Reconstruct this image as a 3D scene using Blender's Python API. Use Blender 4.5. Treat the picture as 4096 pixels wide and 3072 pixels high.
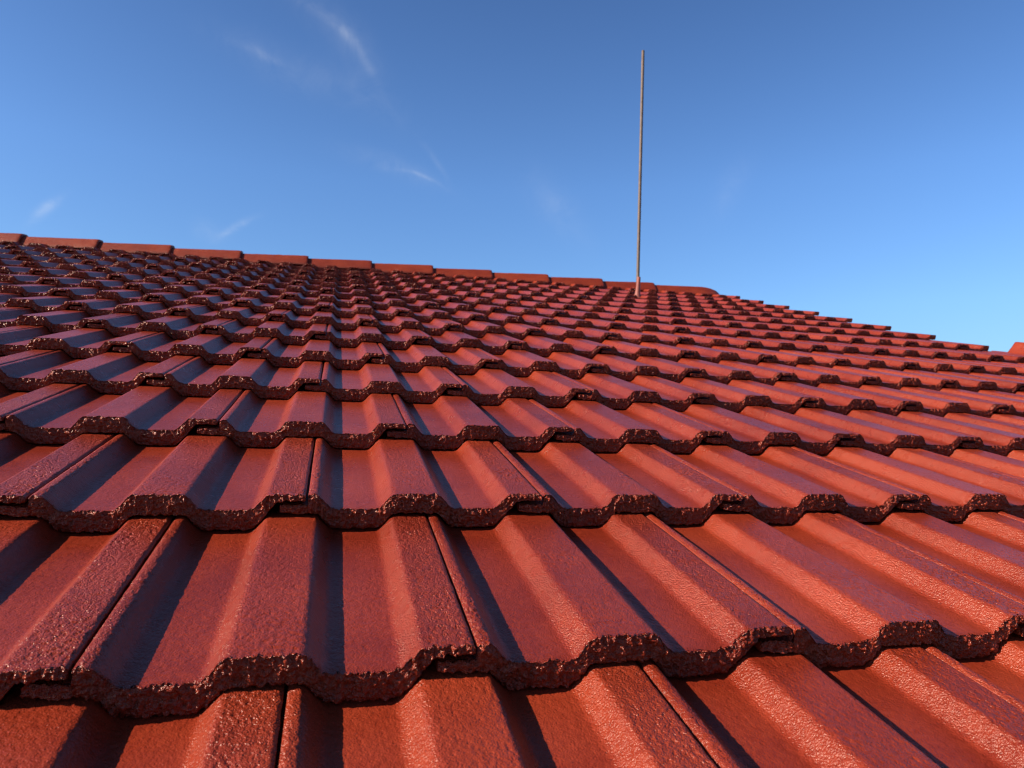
import bpy, math, random
import numpy as np
from mathutils import Matrix, Vector

random.seed(7)
rng = np.random.default_rng(11)
sc = bpy.context.scene
for o in list(bpy.data.objects):
    bpy.data.objects.remove(o)

# ------------------------------------------------------------------ frames
# roof frame: x along the courses, y up the slope, z out of the roof plane.
P = 0.150            # spacing of the rolls
G = 0.32567          # gauge of the courses
PITCH = math.radians(16.5)
ROOF = Matrix.Translation((0, 0, 5.2)) @ Matrix.Rotation(PITCH, 4, 'X')

# ------------------------------------------------------------------ camera
cam_d = bpy.data.cameras.new("camera")
cam = bpy.data.objects.new("camera", cam_d)
sc.collection.objects.link(cam)
R0 = Vector((0.96910351, -0.22990259, 0.0893487))
R1 = Vector((0.03648283, -0.22465241, -0.97375577))
R2 = Vector((0.24394137, 0.94692983, -0.20932394))
C0 = Vector((0.07372975, -0.18439605, 0.33438553))
cm = Matrix((
    (R0[0], -R1[0], -R2[0], C0[0]),
    (R0[1], -R1[1], -R2[1], C0[1]),
    (R0[2], -R1[2], -R2[2], C0[2]),
    (0, 0, 0, 1)))
cam.matrix_world = ROOF @ cm
cam_d.sensor_width = 36.0
cam_d.lens = 24.85
cam_d.clip_start = 0.01
cam_d.clip_end = 3000
cam_d.dof.use_dof = True
cam_d.dof.focus_distance = 0.90
cam_d.dof.aperture_fstop = 11
sc.camera = cam
sc.render.resolution_x = 1024
sc.render.resolution_y = 768

# ------------------------------------------------------------------ sun
s_roof = Vector((-0.866, 0.035, 0.50)).normalized()
s_world = (ROOF.to_3x3() @ s_roof).normalized()
sun_el = math.asin(s_world.z)
sun_az = math.atan2(s_world.x, s_world.y)
sd = bpy.data.lights.new("sun", 'SUN')
sd.energy = 5.0
sd.angle = math.radians(0.5)
sd.color = (1.0, 0.80, 0.62)
sun = bpy.data.objects.new("sun", sd)
sun.rotation_euler = s_world.to_track_quat('Z', 'Y').to_euler()
sun.location = (0, 0, 20)
sc.collection.objects.link(sun)

# ------------------------------------------------------------------ sky
w = bpy.data.worlds.new("World")
sc.world = w
w.use_nodes = True
nt = w.node_tree
nt.nodes.clear()
N = nt.nodes.new
L = nt.links.new
sky = N('ShaderNodeTexSky')
sky.sky_type = 'NISHITA'
sky.sun_disc = False
sky.sun_elevation = sun_el
sky.sun_rotation = sun_az
sky.altitude = 0
sky.air_density = 1.0
sky.dust_density = 0.8
sky.ozone_density = 4.0
bg = N('ShaderNodeBackground')
bg.inputs['Strength'].default_value = 0.0515
out = N('ShaderNodeOutputWorld')
tc = N('ShaderNodeTexCoord')


def vmath(op, a, b=None):
    n = N('ShaderNodeVectorMath'); n.operation = op
    for i, q in enumerate((a, b)):
        if q is None: continue
        if hasattr(q, 'is_linked'): L(q, n.inputs[i])
        else: n.inputs[i].default_value = q
    return n


def fmath(op, a, b=None, c=None, clamp=False):
    n = N('ShaderNodeMath'); n.operation = op; n.use_clamp = clamp
    for i, q in enumerate((a, b, c)):
        if q is None: continue
        if hasattr(q, 'is_linked'): L(q, n.inputs[i])
        else: n.inputs[i].default_value = q
    return n.outputs[0]


def sky_dir(px, py):
    """compass direction in which the photograph shows a wisp"""
    d = R2 + R0 * ((px - 2048) / 2827.0) + R1 * ((py - 1536) / 2827.0)
    return (ROOF.to_3x3() @ d).normalized()


Dv = tc.outputs['Generated']
# cirrus wisps, each a thin streak around its own bearing
# (ends of the streak, half width, bend, strength)
wisps = [((1235, -10), (1530, 300), 0.0060, -0.16, 0.135),
         ((1180, -60), (1560, 330), 0.020, -0.12, 0.061),
         ((940, 170), (1150, 265), 0.005, 0.0, 0.081),
         ((860, 130), (1320, 360), 0.020, 0.0, 0.054),
         ((1240, 260), (1620, 470), 0.018, -0.05, 0.047),
         ((1400, 590), (1760, 740), 0.012, -0.06, 0.081),
         ((1590, 670), (1760, 730), 0.0028, -0.1, 0.149),
         ((1700, 570), (1800, 720), 0.004, -0.1, 0.054),
         ((130, 890), (235, 795), 0.0050, 0.0, 0.324),
         ((870, 955), (1010, 875), 0.0050, 0.0, 0.203),
         ((780, 900), (900, 960), 0.012, 0.0, 0.081),
         ((2120, 700), (2330, 960), 0.022, 0.0, 0.068),
         ((2850, 860), (2990, 640), 0.016, 0.0, 0.054)]
total = None
mp = N('ShaderNodeTexNoise')
mp.inputs['Scale'].default_value = 26
mp.inputs['Detail'].default_value = 6
mp.inputs['Roughness'].default_value = 0.65
mp.inputs['Distortion'].default_value = 0.6
L(Dv, mp.inputs['Vector'])
fib = fmath('MULTIPLY_ADD', mp.outputs[0], 2.6, -0.75, clamp=True)
warp = N('ShaderNodeTexNoise')
warp.inputs['Scale'].default_value = 9
warp.inputs['Detail'].default_value = 3
L(Dv, warp.inputs['Vector'])
for (p0, p1, hw, bend, st) in wisps:
    a = sky_dir(*p0); b = sky_dir(*p1)
    c = ((a + b) / 2).normalized()
    hl = (b - a).length / 2
    ax = (b - a).normalized()
    bx = c.cross(ax).normalized()
    s = vmath('DOT_PRODUCT', Dv, tuple(ax)).outputs['Value']
    s = fmath('SUBTRACT', s, c.dot(ax))
    s = fmath('DIVIDE', s, hl)
    s2 = fmath('MULTIPLY', s, s)
    t = vmath('DOT_PRODUCT', Dv, tuple(bx)).outputs['Value']
    t = fmath('MULTIPLY_ADD', s2, bend * hl, t)
    t = fmath('ADD', t, fmath('MULTIPLY_ADD', warp.outputs[0], 0.02, -0.01))
    t = fmath('DIVIDE', t, hw)
    t2 = fmath('MULTIPLY', t, t)
    e = fmath('ADD', fmath('MULTIPLY', s2, 1.2), t2)
    m = fmath('POWER', 2.718, fmath('MULTIPLY', e, -1.0))
    fr = vmath('DOT_PRODUCT', Dv, tuple(c)).outputs['Value']
    m = fmath('MULTIPLY', m, fmath('GREATER_THAN', fr, 0.0))
    m = fmath('MULTIPLY', m, st)
    total = m if total is None else fmath('ADD', total, m)
total = fmath('MULTIPLY', total, fib, clamp=True)
mix = N('ShaderNodeMix'); mix.data_type = 'RGBA'
L(total, mix.inputs['Factor'])
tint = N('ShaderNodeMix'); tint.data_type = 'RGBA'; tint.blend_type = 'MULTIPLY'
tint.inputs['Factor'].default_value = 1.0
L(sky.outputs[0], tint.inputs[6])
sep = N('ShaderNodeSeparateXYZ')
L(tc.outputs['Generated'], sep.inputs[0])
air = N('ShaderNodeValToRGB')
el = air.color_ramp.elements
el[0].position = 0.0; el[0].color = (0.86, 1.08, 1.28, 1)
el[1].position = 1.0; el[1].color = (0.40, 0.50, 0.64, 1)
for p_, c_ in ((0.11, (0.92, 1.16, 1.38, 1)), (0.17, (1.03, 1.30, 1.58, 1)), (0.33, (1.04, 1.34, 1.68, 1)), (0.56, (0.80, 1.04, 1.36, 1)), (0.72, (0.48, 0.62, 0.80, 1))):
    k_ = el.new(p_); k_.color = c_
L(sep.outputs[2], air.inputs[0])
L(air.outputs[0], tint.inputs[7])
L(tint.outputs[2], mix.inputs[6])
mix.inputs[7].default_value = (7.5, 7.9, 8.6, 1)
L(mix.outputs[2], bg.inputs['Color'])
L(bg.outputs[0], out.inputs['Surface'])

# ------------------------------------------------------------------ exposure
sc.view_settings.view_transform = 'Standard'
sc.view_settings.look = 'None'
sc.view_settings.gamma = 1
sc.view_settings.use_curve_mapping = False
sc.view_settings.exposure = 1.15
sc.render.engine = 'CYCLES'
sc.cycles.max_bounces = 6
sc.cycles.pixel_filter_type = 'BLACKMAN_HARRIS'
sc.cycles.filter_width = 1.1


# ------------------------------------------------------------------ helpers
def tag(o, label=None, cat=None, group=None, kind=None):
    if label: o['label'] = label
    if cat: o['category'] = cat
    if group: o['group'] = group
    if kind: o['kind'] = kind
    return o


def link(name, me, mat=None, parent=None):
    o = bpy.data.objects.new(name, me)
    sc.collection.objects.link(o)
    if mat is not None and me is not None and not me.materials:
        me.materials.append(mat)
    if parent is not None: o.parent = parent
    return o


def grid_mesh(name, V, attrs=None, smooth=True, flip=False):
    """V: (nr, nc, 3) array of points -> mesh of quads"""
    nr, nc = V.shape[:2]
    me = bpy.data.meshes.new(name)
    idx = np.arange(nr * nc).reshape(nr, nc)
    q = np.stack([idx[:-1, :-1], idx[:-1, 1:], idx[1:, 1:], idx[1:, :-1]], -1).reshape(-1, 4)
    if flip: q = q[:, ::-1]
    me.vertices.add(nr * nc)
    me.vertices.foreach_set('co', V.reshape(-1).astype(np.float32))
    me.loops.add(q.size)
    me.loops.foreach_set('vertex_index', q.reshape(-1).astype(np.int32))
    me.polygons.add(len(q))
    me.polygons.foreach_set('loop_start', (np.arange(len(q)) * 4).astype(np.int32))
    me.polygons.foreach_set('use_smooth', np.full(len(q), smooth))
    me.update(calc_edges=True)
    for k, a in (attrs or {}).items():
        at = me.attributes.new(k, 'FLOAT', 'POINT')
        at.data.foreach_set('value', a.reshape(-1).astype(np.float32))
    return me


_perm = rng.random((64, 64, 64))


def vnoise(p):
    """smooth value noise in -1..1 for points (...,3)"""
    i = np.floor(p).astype(int); f = p - i
    f = f * f * f * (f * (f * 6 - 15) + 10)
    r = 0
    for dx in (0, 1):
        for dy in (0, 1):
            for dz in (0, 1):
                wgt = (f[..., 0] if dx else 1 - f[..., 0]) * (f[..., 1] if dy else 1 - f[..., 1]) * (f[..., 2] if dz else 1 - f[..., 2])
                r = r + wgt * _perm[(i[..., 0] + dx) % 64, (i[..., 1] + dy) % 64, (i[..., 2] + dz) % 64]
    return r * 2 - 1


def fbm(p, octs=4, gain=0.55):
    a, r, s = 1.0, 0, 0
    for o in range(octs):
        r = r + a * vnoise(p * 2.03 ** o + 7.3 * o); s += a; a *= gain
    return r / s


# ------------------------------------------------------------------ materials
def new_mat(name):
    m = bpy.data.materials.new(name); m.use_nodes = True
    n = m.node_tree; n.nodes.clear()
    b = n.nodes.new('ShaderNodeBsdfPrincipled')
    o = n.nodes.new('ShaderNodeOutputMaterial')
    n.links.new(b.outputs[0], o.inputs[0])
    return m, n, b


def red_paint(name, c1, c2, c3, rough=0.30, grain=1.0):
    m, n, b = new_mat(name)
    nn = n.nodes.new; ln = n.links.new
    geo = nn('ShaderNodeNewGeometry')
    pos = geo.outputs['Position']
    oi = nn('ShaderNodeObjectInfo')

    def noise(scale, detail=3, rgh=0.55, dist=0.0):
        t = nn('ShaderNodeTexNoise')
        t.inputs['Scale'].default_value = scale
        t.inputs['Detail'].default_value = detail
        t.inputs['Roughness'].default_value = rgh
        t.inputs['Distortion'].default_value = dist
        ln(pos, t.inputs['Vector'])
        return t.outputs[0]

    def mm(op, a, b_, clamp=False):
        t = nn('ShaderNodeMath'); t.operation = op; t.use_clamp = clamp
        for i, q in enumerate((a, b_)):
            if hasattr(q, 'is_linked'): ln(q, t.inputs[i])
            else: t.inputs[i].default_value = q
        return t.outputs[0]

    def ramp(f, stops):
        t = nn('ShaderNodeValToRGB')
        e = t.color_ramp.elements
        e[0].position, e[0].color = stops[0][0], (*stops[0][1], 1)
        e[1].position, e[1].color = stops[-1][0], (*stops[-1][1], 1)
        for p_, c_ in stops[1:-1]:
            k = e.new(p_); k.color = (*c_, 1)
        ln(f, t.inputs[0]); return t.outputs[0]

    big = noise(9, 4)
    fine = noise(150, 3)
    f = mm('ADD', mm('MULTIPLY', big, 0.6), mm('MULTIPLY', fine, 0.4))
    f = mm('ADD', f, mm('MULTIPLY', mm('SUBTRACT', oi.outputs['Random'], 0.5), 0.20))
    col = ramp(f, [(0.36, c1), (0.5, c2), (0.66, c3)])
    # tiny dark pin holes in the paint
    vo = nn('ShaderNodeTexVoronoi'); vo.inputs['Scale'].default_value = 140
    ln(pos, vo.inputs['Vector'])
    pin = mm('LESS_THAN', vo.outputs['Distance'], 0.13)
    pin = mm('MULTIPLY', pin, mm('GREATER_THAN', noise(35, 1), 0.56))
    mx = nn('ShaderNodeMix'); mx.data_type = 'RGBA'
    ln(mm('MULTIPLY', pin, 0.6), mx.inputs[0]); ln(col, mx.inputs[6])
    mx.inputs[7].default_value = (0.06, 0.012, 0.01, 1)
    ln(mx.outputs[2], b.inputs['Base Color'])
    ns_ = nn('ShaderNodeAttribute'); ns_.attribute_name = 'nose'
    r = mm('ADD', mm('MULTIPLY', noise(60, 3), 0.22), rough - 0.11)
    r = mm('SUBTRACT', r, mm('MULTIPLY', ns_.outputs['Fac'], 0.06))
    ln(r, b.inputs['Roughness'])
    b.inputs['IOR'].default_value = 1.36
    b.inputs['Specular IOR Level'].default_value = 0.62
    b.inputs['Specular Tint'].default_value = (1.0, 0.93, 0.88, 1)
    # bump: sandy grain under the paint, coarser on the broken lower edge
    at = nn('ShaderNodeAttribute'); at.attribute_name = 'grain'
    def pits(scale, size):
        v_ = nn('ShaderNodeTexVoronoi'); v_.inputs['Scale'].default_value = scale
        v_.feature = 'F1'
        ln(pos, v_.inputs['Vector'])
        return mm('MINIMUM', v_.outputs['Distance'], size)
    p1 = pits(330, 0.52)
    g2 = noise(740, 1.5, 0.5)
    g3 = noise(110, 2, 0.5)
    nsa = nn('ShaderNodeAttribute'); nsa.attribute_name = 'nose'
    h = mm('MULTIPLY', p1, mm('SUBTRACT', 1.0, mm('MULTIPLY', nsa.outputs['Fac'], 1.85)))
    h = mm('ADD', h, mm('MULTIPLY', g2, 1.05))
    h = mm('ADD', h, mm('MULTIPLY', g3, 0.6))
    h = mm('MULTIPLY', h, at.outputs['Fac'])
    bu = nn('ShaderNodeBump')
    bu.inputs['Strength'].default_value = 1.0
    bu.inputs['Distance'].default_value = 0.0012 * grain
    ln(h, bu.inputs['Height'])
    ln(bu.outputs[0], b.inputs['Normal'])
    return m


M_TILE = red_paint('red_tile_paint', (0.132, 0.0150, 0.0062), (0.168, 0.0212, 0.0085), (0.203, 0.0288, 0.0118))
M_CAP = red_paint('red_ridge_paint', (0.148, 0.0170, 0.006), (0.185, 0.0240, 0.008), (0.22, 0.032, 0.011), rough=0.5)


def plain(name, c, rough=0.7, metal=0.0, scale=20, var=0.15):
    m, n, b = new_mat(name)
    nn = n.nodes.new; ln = n.links.new
    tcn = nn('ShaderNodeTexCoord')
    t = nn('ShaderNodeTexNoise'); t.inputs['Scale'].default_value = scale
    t.inputs['Detail'].default_value = 4
    ln(tcn.outputs['Object'], t.inputs['Vector'])
    r = nn('ShaderNodeValToRGB')
    e = r.color_ramp.elements
    e[0].position = 0.3; e[0].color = (*[v * (1 - var) for v in c], 1)
    e[1].position = 0.7; e[1].color = (*[min(1, v * (1 + var)) for v in c], 1)
    ln(t.outputs[0], r.inputs[0]); ln(r.outputs[0], b.inputs['Base Color'])
    b.inputs['Roughness'].default_value = rough
    b.inputs['Metallic'].default_value = metal
    return m


M_DECK = plain('dark_underlay', (0.02, 0.015, 0.013), 0.9)
M_POLE = plain('weathered_pole', (0.085, 0.062, 0.050), 0.6, 0.0, 40, 0.25)
M_BOOT = plain('faded_red_lead', (0.20, 0.055, 0.04), 0.6, 0.0, 60, 0.25)
M_WALL = plain('render_wall', (0.6, 0.56, 0.5), 0.9)
M_GROUND = plain('garden_ground', (0.09, 0.10, 0.05), 0.95, 0, 0.3, 0.3)

# ------------------------------------------------------------------ setting
me = bpy.data.meshes.new('ground')
S = 1500
me.from_pydata([(-S, -S, 0), (S, -S, 0), (S, S, 0), (-S, S, 0)], [], [(0, 1, 2, 3)])
tag(link('ground', me, M_GROUND), 'flat ground around the house far below the roof', None, None, 'structure')

# the house that carries the roof: underlay boarding, far slope and walls
V_RIDGE = 15.6 * G
U0, U1, V0 = -3.6, 21.0 * P + 0.02, -0.9
house = bpy.data.objects.new('house', None)
sc.collection.objects.link(house)
house.location = (0, 0, 0)
tag(house, 'house under the red tiled roof, hidden below its tiles', 'house')


def rp(u, v, n):
    return ROOF @ Vector((u, v, n))


def slab(name, pts, th, mat, parent):
    """closed slab below a quad of world points"""
    a = [Vector(p) for p in pts]
    nrm = (a[1] - a[0]).cross(a[2] - a[0]).normalized()
    bpts = [p - nrm * th for p in a]
    m_ = bpy.data.meshes.new(name)
    m_.from_pydata([tuple(p) for p in a + bpts], [],
                   [(0, 1, 2, 3), (7, 6, 5, 4), (0, 4, 5, 1), (1, 5, 6, 2), (2, 6, 7, 3), (3, 7, 4, 0)])
    return link(name, m_, mat, parent)


slab('roof_boarding', [rp(U0, V0, -0.075), rp(U1, V0, -0.075), rp(U1, V_RIDGE, -0.075), rp(U0, V_RIDGE, -0.075)], 0.03, M_DECK, house)
ap = rp(0, V_RIDGE, -0.02)
run = 6.0
back = [Vector((U1, ap.y + 0.01, ap.z)), Vector((U1, ap.y + run, ap.z - run * math.tan(PITCH))),
        Vector((U0, ap.y + run, ap.z - run * math.tan(PITCH))), Vector((U0, ap.y + 0.01, ap.z))]
slab('far_slope', back, 0.05, M_CAP, house)
e0 = rp(0, V0 + 0.5, -0.15)
e1 = back[1]
apz = rp(0, V_RIDGE, -0.15)
for nm, x, hi in (('gable_wall', U1 - 0.25, 1), ('gable_wall', U0 + 0.25, -1)):
    prof = [(e0.y, 0.02), (e1.y - 0.5, 0.02), (e1.y - 0.5, e1.z - 0.1), (apz.y, apz.z), (e0.y, e0.z)]
    vs = [(x, y, z) for y, z in prof] + [(x - 0.24 * hi, y, z) for y, z in prof]
    m_ = bpy.data.meshes.new(nm)
    m_.from_pydata(vs, [], [tuple(range(5)), tuple(range(9, 4, -1))] + [(i, i + 5, (i + 1) % 5 + 5, (i + 1) % 5) for i in range(5)])
    link(nm, m_, M_WALL, house)

# ------------------------------------------------------------------ the tile
TH = 0.0255        # thickness
DROP = 0.0275      # how far the surface falls back over one gauge
XR = [0.000, 0.059, 0.0755, 0.1345, 0.150, 0.209, 0.2255, 0.2845, 0.300, 0.400]
ZR = [0.0, 0.0, -0.0195, -0.0195, 0.0, 0.0, -0.0195, -0.0195, 0.0, 0.0]
_xs = np.arange(-0.06, 0.46, 0.0005)
_z = np.interp(_xs, XR, ZR)
# left of the first roll the profile is a pan again
_z = np.where(_xs < 0, np.interp(_xs, [-0.06, -0.0155, 0.0], [-0.0195, -0.0195, 0]), _z)


def _smooth(z, wdt):
    k = int(wdt / 0.0005) | 1
    kr = np.hanning(k + 2)[1:-1]; kr /= kr.sum()
    zz = np.pad(z, k // 2, mode='edge')
    return np.convolve(zz, kr, mode='valid')


_zs = _smooth(_z, 0.0115)
_zsoft = _smooth(_z, 0.019)
# shoulders stay crisper than the feet
_foot = np.clip((-_zs - 0.006) / 0.008, 0, 1)
_zs = _zs * (1 - _foot) + _zsoft * _foot


def prof(x):
    return np.interp(x, _xs, _zs)


def tile_mesh(name, seed, x_from=0.0155, x_to=0.3446, dx=0.0016, nface=16, ytop=None, verge=False, wear=1.0, fine=0.0, seamgap=0.0):
    r = np.random.default_rng(seed)
    off = r.random(3) * 40 + 5
    half = x_from > 0.1
    # columns
    x = np.arange(x_from, x_to + dx * .5, dx)
    if not half:
        # the step between the tongue and the shoulder gets two columns of its own
        x = np.unique(np.concatenate([x, [0.0472, 0.0480]]))
        x.sort()
    x = np.clip(x, x_from, x_to)
    top = prof(x)
    bot = prof(x) - TH
    tong = (x < 0.0476) & (not half)
    if not half:
        shoulder = np.clip((x - 0.0476) / 0.006, 0, 1)
        top = np.where(tong, -0.0138, top - 0.0022 * (1 - shoulder) ** 2)
        bot = np.where(x < 0.06, -TH + 0.0005 * np.sin(x * 300), bot)
        bot = np.where(x < 0.03, bot + 0.004 * (1 - (x - 0.012) / 0.018), bot)
    if not verge:
        lipm = x > 0.300
        bot = np.where(lipm, np.interp(x, [0.300, 0.3125, 0.345], [-TH, -0.0092, -0.0085]), bot)
        e = np.clip((x - (x_to - 0.004)) / 0.004, 0, 1)
        top = top - 0.0022 * e ** 2
    # path round the nose: underside -> face -> top
    yu = np.array([0.10, 0.05, 0.02, 0.008, 0.003])
    tf = (np.arange(nface + 1)) / nface
    if ytop is None:
        ytop = np.array([0.0012, 0.0026, 0.0042, 0.006, 0.0082, 0.011, 0.0145, 0.019, 0.025, 0.034, 0.046,
                         0.065, 0.09, 0.12, 0.155, 0.19, 0.225, 0.26, 0.295, 0.33, 0.37, 0.415])
    nU, nF, nT = len(yu), len(tf), len(ytop)
    nr, nc = nU + nF + nT, len(x)
    V = np.zeros((nr, nc, 3)); V[..., 0] = x[None]
    slope = -DROP / G
    for i, y in enumerate(yu):
        V[i, :, 1] = y; V[i, :, 2] = bot + slope * y
    for i, t in enumerate(tf):
        # face, slightly bulging, edges rounded
        V[nU + i, :, 1] = 0.0022 * (2 * t - 1) ** 4 * (1 if t > .5 else .6) + 0.0008 * t
        V[nU + i, :, 2] = bot + (top - bot) * t
    for i, y in enumerate(ytop):
        V[nU + nF + i, :, 1] = y
        V[nU + nF + i, :, 2] = top + slope * y - 0.0006 * math.exp(-y / 0.003)
    # ---- broken, lumpy face
    X = V[..., 0]; Y = V[..., 1]; Z = V[..., 2]
    near = np.zeros((nr, 1))
    near[nU:nU + nF] = 1
    for i, y in enumerate(ytop): near[nU + nF + i] = math.exp(-(y / 0.0055) ** 2)
    for i, y in enumerate(yu): near[i] = math.exp(-(y / 0.006) ** 2)
    q = np.stack([X, Y * 0.6, Z], -1)
    n1 = fbm(q * 90 + off, 3)                          # 1 cm swells
    n2 = fbm(q * 300 + off * 1.7, 3, 0.65)             # aggregate lumps
    n3 = np.abs(vnoise(np.stack([X * 170, Y * 100, Z * 85], -1) + off * 2.1))  # crumbly ridges
    n4 = vnoise(np.stack([X * 520, Y * 300, Z * 480], -1) + off * 2.7)
    disp = wear * (0.0018 * n1 + 0.0034 * n2 + 0.0026 * (0.35 - n3) + 0.0010 * n4)
    V[..., 1] += -disp * near
    # fretted upper and lower edges
    xr = np.stack([x, np.full(nc, off[0]), np.full(nc, off[1])], -1)
    e1 = fbm(xr * np.array([190, 1, 1]) + off, 4, 0.7)
    e2 = fbm(xr * np.array([55, 1, 1]) + off * 3, 2)
    chip = np.clip(e2 - 0.22, 0, 1) * 0.010 * wear
    edge = 0.0017 * e1 * wear
    tw = np.zeros((nr, 1)); bw = np.zeros((nr, 1))
    for i, t in enumerate(tf):
        tw[nU + i] = t ** 5; bw[nU + i] = (1 - t) ** 5
    for i, y in enumerate(ytop): tw[nU + nF + i] = math.exp(-(y / 0.003) ** 2)
    for i, y in enumerate(yu): bw[i] = math.exp(-(y / 0.008) ** 2)
    V[..., 2] += tw * (edge - chip * 0.35)[None] + bw * (0.0013 * fbm(xr * np.array([150, 1, 1]) + off * 5, 3))[None]
    V[..., 1] += tw * (chip + 0.0016 * e1)[None]
    # gentle waviness of the whole top
    wav = fbm(np.stack([X * 14, Y * 9, Z * 0], -1) + off * 0.7, 2)
    V[nU + nF:, :, 2] += 0.0006 * wav[nU + nF:]
    nz = fbm(np.stack([X * 260, Y * 260, Z * 0], -1) + off, 2)
    V[nU + nF:, :, 2] += 0.00025 * nz[nU + nF:]
    if fine:
        # sand grain that breaks up the shadow edges; strongest on the rolls
        gq = np.stack([X * 370, Y * 300, Z * 100], -1)[nU + nF:]
        ng = vnoise(gq + off * 4) + 0.45 * vnoise(gq * 2.3 + off * 6)
        pit = -np.clip(0.25 - ng, 0, 1.1) ** 1.3
        tpz = np.interp(x, XR, ZR)
        am = fine * (0.35 + 0.65 * np.clip(1 + tpz / 0.012, 0, 1)) * (1 + 0.8 * np.exp(-((x - 0.325) / 0.03) ** 2) + 0.6 * np.exp(-((x - 0.05) / 0.018) ** 2))
        patch = 0.75 + 0.5 * fbm(np.stack([X * 18, Y * 12, Z * 0], -1)[nU + nF:] + off * 9, 2)
        V[nU + nF:, :, 2] += am[None] * pit * patch
    # ragged seam along the lip and the shoulder
    sx = 0.0007 * fbm(np.stack([Y[:, -1] * 60, Y[:, -1] * 0 + off[2], Y[:, -1] * 0], -1), 3)
    V[:, -1, 0] += sx; V[:, -2, 0] += sx * .7
    # close the long sides
    def side(col, dxx):
        c = V[:, col:col + 1].copy() if col >= 0 else V[:, -1:].copy()
        mid = (top[col] + bot[col]) / 2
        c[..., 2] = mid + slope * c[..., 1]
        c[..., 0] += dxx
        a = V[:, col:col + 1].copy() if col >= 0 else V[:, -1:].copy()
        a[..., 2] = (a[..., 2] - c[..., 2]) * 0.82 + c[..., 2]
        a[..., 0] += dxx * 1.0
        return a, c
    a1, c1 = side(-1, 0.0006)
    a0, c0 = side(0, -0.0006)
    V = np.concatenate([c0, a0, V, a1, c1], 1)
    # grain attribute: strong on the roll tops by the seam and on the face, weak in the pans
    xx = V[..., 0]
    gr = np.interp(xx, [0.0, 0.058, 0.064, 0.078, 0.084, 0.129, 0.136, 0.151, 0.157, 0.208, 0.214, 0.228, 0.234, 0.279, 0.286, 0.301, 0.309, 0.35],
                   [1.1, 1.0, 0.42, 0.40, 0.40, 0.44, 0.95, 0.95, 0.60, 0.60, 0.42, 0.40, 0.40, 0.44, 0.95, 1.00, 1.12, 1.20])
    gr = gr * (0.85 + 0.3 * r.random())
    nn_ = np.zeros((nr, 1)); nn_[nU:nU + nF] = 1
    for i, y in enumerate(ytop): nn_[nU + nF + i] = math.exp(-(y / 0.006) ** 2)
    gr = gr * (1 - nn_) + 1.35 * nn_
    return grid_mesh(name, V, {'grain': gr, 'nose': np.broadcast_to(nn_, gr.shape).copy()}, flip=True)


def orient_ok(me):
    return me


ORD = ['first', 'second', 'third', 'fourth', 'fifth', 'sixth', 'seventh', 'eighth', 'ninth', 'tenth', 'eleventh',
       'twelfth', 'thirteenth', 'fourteenth', 'fifteenth', 'sixteenth', 'seventeenth', 'eighteenth', 'nineteenth']
COUNT = {0: (-2, 4), 1: (-3, 7), 2: (-4, 10), 3: (-5, 11), 4: (-6, 14), 5: (-7, 17), 6: (-8, 20), 7: (-9, 21), 8: (-10, 20),
         9: (-11, 19), 10: (-10, 20), 11: (-11, 19), 12: (-12, 20), 13: (-13, 19), 14: (-14, 20), 15: (-15, 19)}
VERGE_K = 21           # the last roll of the upper courses
VX = 0.034             # width of that last, cut roll
YU = np.concatenate([[0.0012, 0.0024, 0.0037], np.arange(0.005, 0.333, 0.0014), [0.36, 0.415]])
YN = np.concatenate([[0.0012, 0.0026, 0.0042, 0.006, 0.0082, 0.0105, 0.013], np.arange(0.0155, 0.335, 0.0027), [0.36, 0.415]])
near_v = [tile_mesh('near_tile', 100 + i, dx=0.0014, nface=20, ytop=YN, fine=0.0004) for i in range(8)]
close_v = [tile_mesh('close_tile', 150 + i, dx=0.00095, nface=28, ytop=YU, fine=0.00062) for i in range(14)]
YT = np.array([0.0015, 0.004, 0.008, 0.014, 0.025, 0.06, 0.12, 0.2, 0.3, 0.41])
far_v = [tile_mesh('far_tile', 200 + i, dx=0.0018, nface=14, ytop=YT, wear=1.25) for i in range(14)]
v_even = [tile_mesh('verge_tile', 300 + i, x_to=P + VX, dx=0.0022, nface=10, ytop=YT, verge=True) for i in range(4)]
v_odd = [tile_mesh('verge_tile', 310 + i, x_to=2 * P + VX, dx=0.0022, nface=10, ytop=YT, verge=True) for i in range(4)]
for m_ in near_v + close_v + far_v + v_even + v_odd:
    m_.materials.append(M_TILE)

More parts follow.
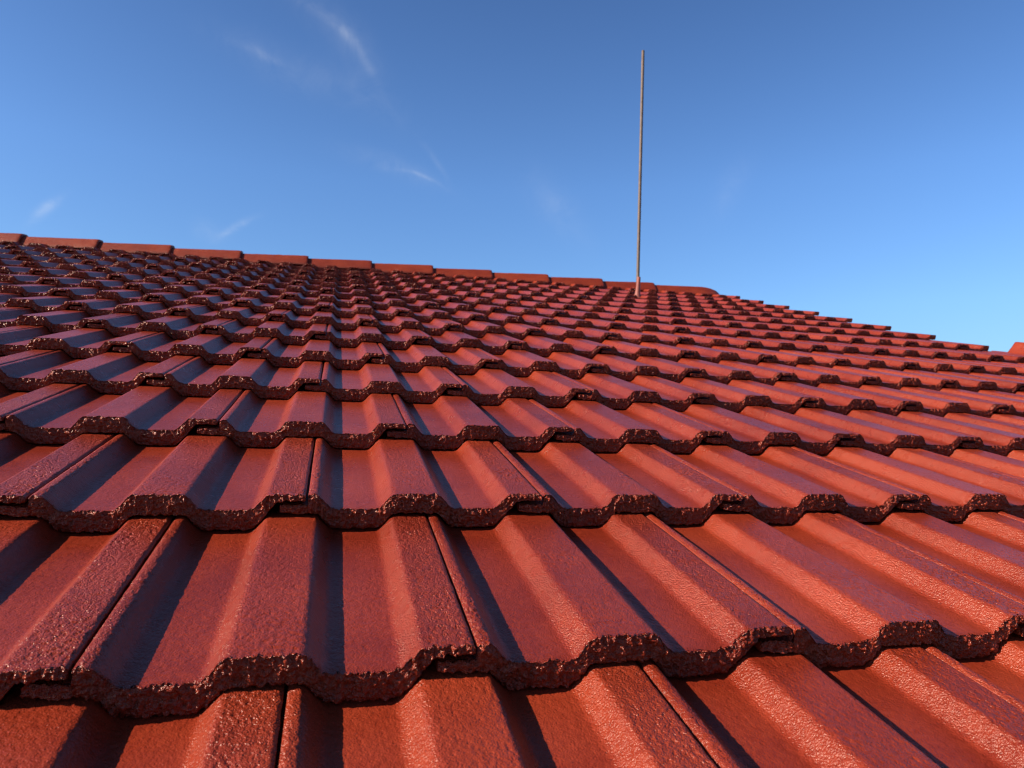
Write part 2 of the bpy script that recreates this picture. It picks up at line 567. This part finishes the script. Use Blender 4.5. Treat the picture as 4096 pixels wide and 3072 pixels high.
ROW_DV = {1: -0.002, 2: 0.005, 3: 0.003}
GROUP = 'red painted concrete tiles laid in courses on the roof'
last = None
for r in range(-1, 16):
    ks = [k for k in range(-22, 28) if (k + r) % 2 == 0]
    for k in ks:
        x = k * P
        if x < U0 - 0.05: continue
        if r >= 8 and k > VERGE_K - 1: continue
        if r < 8 and k > 24: continue
        is_v = r >= 8 and k + 2 > VERGE_K - 0.5
        if is_v:
            pool = v_even if k == VERGE_K - 1 else v_odd
        else:
            pool = (close_v if -4 <= k <= 9 else far_v) if r <= 2 else near_v if r <= 4 else far_v
        me = random.choice(pool)
        while me is last: me = random.choice(pool)
        last = me
        o = link('roof_tile', me)
        jit = Matrix.Translation((random.uniform(-.0006, .0006), random.uniform(-.0022, .0022) + ROW_DV.get(r, 0), random.uniform(-.0004, .0006))) \
            @ Matrix.Rotation(random.uniform(-.0022, .0022), 4, 'Z') @ Matrix.Rotation(random.uniform(-.0012, .0012), 4, 'Y')
        o.matrix_world = ROOF @ Matrix.Translation((x, r * G, 0)) @ jit
        if r in COUNT and COUNT[r][0] <= k <= COUNT[r][1]:
            i = (k - COUNT[r][0]) // 2
            cn = ORD[r]
            if r == 15:
                lb = 'red concrete roof tile, %s from the left in the top course under the ridge' % ORD[i]
            elif r == 0:
                lb = 'red concrete roof tile, %s from the left in the lowest course in view' % ORD[i]
            else:
                lb = 'red concrete roof tile, %s from the left in the %s course from the bottom' % (ORD[i], cn)
        else:
            side_ = 'left' if k < 0 else 'right'
            if r < 0: side_ = 'bottom'
            lb = 'red concrete roof tile lying just outside the %s edge of the picture' % side_
        tag(o, lb, 'roof tile', GROUP, 'thing')

# ------------------------------------------------------------------ ridge caps
CH, CWD = 0.0435, 0.104


def cap_mesh(name, seed, length, endcap=False):
    r = np.random.default_rng(seed); off = r.random(3) * 30
    ns = 44
    # half-round with flattened top: superellipse section
    th = np.linspace(0, math.pi, ns)
    px = np.interp(th, [0, .25, 1.15, 1.32, math.pi - 1.32, math.pi - 1.15, math.pi - .25, math.pi],
                   [1, .97, .42, .34, -.34, -.42, -.97, -1])
    pz = np.interp(th, [0, .25, 1.15, 1.32, math.pi - 1.32, math.pi - 1.15, math.pi - .25, math.pi],
                   [0, .18, .93, .98, .98, .93, .18, 0])
    pz = pz + 0.02 * np.cos(px * 4) * (pz > .9)
    kk = np.array([.1, .2, .4, .2, .1])
    sx = np.convolve(np.pad(px, 2, mode='edge'), kk, 'valid'); sz = np.convolve(np.pad(pz, 2, mode='edge'), kk, 'valid')
    H = 0.066
    ux = [length, length - 0.003, length - 0.008, length - 0.016, length - 0.03] + list(np.linspace(length - 0.05, -0.05, 16))
    V = []
    ins = [0.72, 0.86, 0.95, 0.99, 1.0]
    # inner ring first for a visible thick end
    ring = np.zeros((ns, 3)); ring[:, 0] = length - 0.004
    V.append(np.stack([np.full(ns, length - 0.06), sx * (CWD - .02), sz * (H - .018)], 1))
    V.append(np.stack([np.full(ns, length - 0.001), sx * (CWD - .018), sz * (H - .016)], 1))
    for i, u in enumerate(ux):
        s = 1.0 if i >= 4 else (0.93, 0.96, 0.985, 0.997)[i]
        V.append(np.stack([np.full(ns, u), sx * CWD * s, sz * H * s], 1))
    V = np.array(V)
    if endcap:
        # the last cap closes in a rounded end
        V = []
        full = length
        nose = 0.20
        us = list(np.linspace(-0.05, full - nose, 10)) + list(full - nose + nose * np.sin(np.linspace(0.1, math.pi / 2, 12)))
        for u in us:
            t = max(0, (u - (full - nose)) / nose)
            s = math.sqrt(max(0.0, 1 - t * t))
            sw = max(0.02, s); sh = max(0.02, s ** 1.25)
            V.append(np.stack([np.full(ns, u), sx * CWD * sw, sz * H * sh], 1))
        V = np.array(V)[::-1]
    n = fbm(V * 60 + off, 3)
    V[..., 2] += 0.0016 * n
    V[..., 1] += 0.0012 * fbm(V * 45 + off * 2, 2)
    gr = np.full(V.shape[:2], 0.75)
    # the lower (left) end tucks under its neighbour
    V[..., 2] -= 0.020 * np.clip((length - V[..., 0]) / length, 0, 1.15)
    return grid_mesh(name, V, {'grain': gr})


CL = 0.4405
caps = [cap_mesh('ridge_cap', 400 + i, CL) for i in range(5)]
endm = cap_mesh('ridge_cap', 420, 0.60, endcap=True)
for m_ in caps + [endm]: m_.materials.append(M_CAP)
for i in range(-4, 12):
    right = -1.8967 + CL * i
    if i == 11:
        o = link('ridge_cap', endm); left = right - CL
    else:
        o = link('ridge_cap', caps[i % 5]); left = right - CL
    o.matrix_world = ROOF @ Matrix.Translation((left, V_RIDGE + random.uniform(-.003, .003), CH - 0.066 + random.uniform(-.001, .001))) \
        @ Matrix.Rotation(-PITCH * 0.35, 4, 'X')
    if i == 11: lb = 'red rounded end cap closing the right end of the ridge'
    elif i == 10: lb = 'red ridge cap directly behind the pole base, next to the rounded end cap'
    elif i < 0: lb = 'red ridge cap beyond the left edge of the picture'
    else: lb = 'red ridge cap on the roof crest, %s from the left edge' % ORD[i]
    tag(o, lb, 'ridge cap', 'red ridge caps overlapping along the crest')


# ------------------------------------------------------------------ the pole
def lathe(name, rings, ns=24, grain=0.4):
    th = np.linspace(0, 2 * math.pi, ns + 1)
    V = np.array([np.stack([r_ * np.cos(th), r_ * np.sin(th), np.full(ns + 1, z)], 1) for r_, z in rings])
    return grid_mesh(name, V, {'grain': np.full(V.shape[:2], grain)})


pole = bpy.data.objects.new('roof_pole', None)
sc.collection.objects.link(pole)
PB = rp(13.86 * P, 13.42 * G, -0.012)
pole.location = PB
tag(pole, 'tall thin grey pole standing upright on the tiles near the ridge', 'pole')
lean = math.radians(-0.9)
o = link('shaft', lathe('shaft', [(0.001, 1.752), (0.0085, 1.752), (0.0105, 1.748), (0.0108, 1.2), (0.0112, 0.5), (0.0114, 0.0)], 20), M_POLE, pole)
o.rotation_euler = (0, -lean, 0)
o = link('flashing_boot', lathe('flashing_boot', [(0.0112, 0.125), (0.0119, 0.122), (0.0126, 0.09), (0.0145, 0.06), (0.0175, 0.02), (0.023, -0.008), (0.038, -0.025)], 24, 0.8), M_BOOT, pole)
# its skirt follows the slope of the tile
o.rotation_euler = (PITCH * 0.5, -lean, 0)

# ------------------------------------------------------------------ raised hood at the right-hand edge
nu, nv = 60, 36
uu = np.linspace(21.88 * P, 24.2 * P, nu)
vv = np.concatenate([np.linspace(7.25, 8.02, nv - 4), [8.022, 8.022, 8.022, 8.022]])
V = np.zeros((nv, nu, 3))
for j, v in enumerate(vv):
    for i, u in enumerate(uu):
        s = min(1, max(0, (u - 21.9 * P) / 0.058))
        rise = 0.074 * (s ** 1.7) if s < 1 else 0.074
        tail = min(1, max(0, (24.15 * P - u) / 0.06)); rise *= tail ** 0.8
        tv = min(1, max(0, (v - 7.25) / 0.62)); tv = tv * tv * (3 - 2 * tv)
        z = -0.0185 + (7 - v) * DROP + rise * tv - 0.02 * max(0, u - 22.4 * P)
        if j >= nv - 4: z -= (j - (nv - 5)) * 0.02 * tv * (rise / 0.074 + 0.1)
        V[j, i] = (u, v * G, z)
V[..., 2] += 0.0008 * fbm(V * 50, 3)
hood = link('vent_hood', grid_mesh('vent_hood', V, {'grain': np.full(V.shape[:2], 0.5)}), M_TILE)
hood.matrix_world = ROOF
tag(hood, 'flared red hood rising from the roof at the right edge of the photo', 'vent hood')
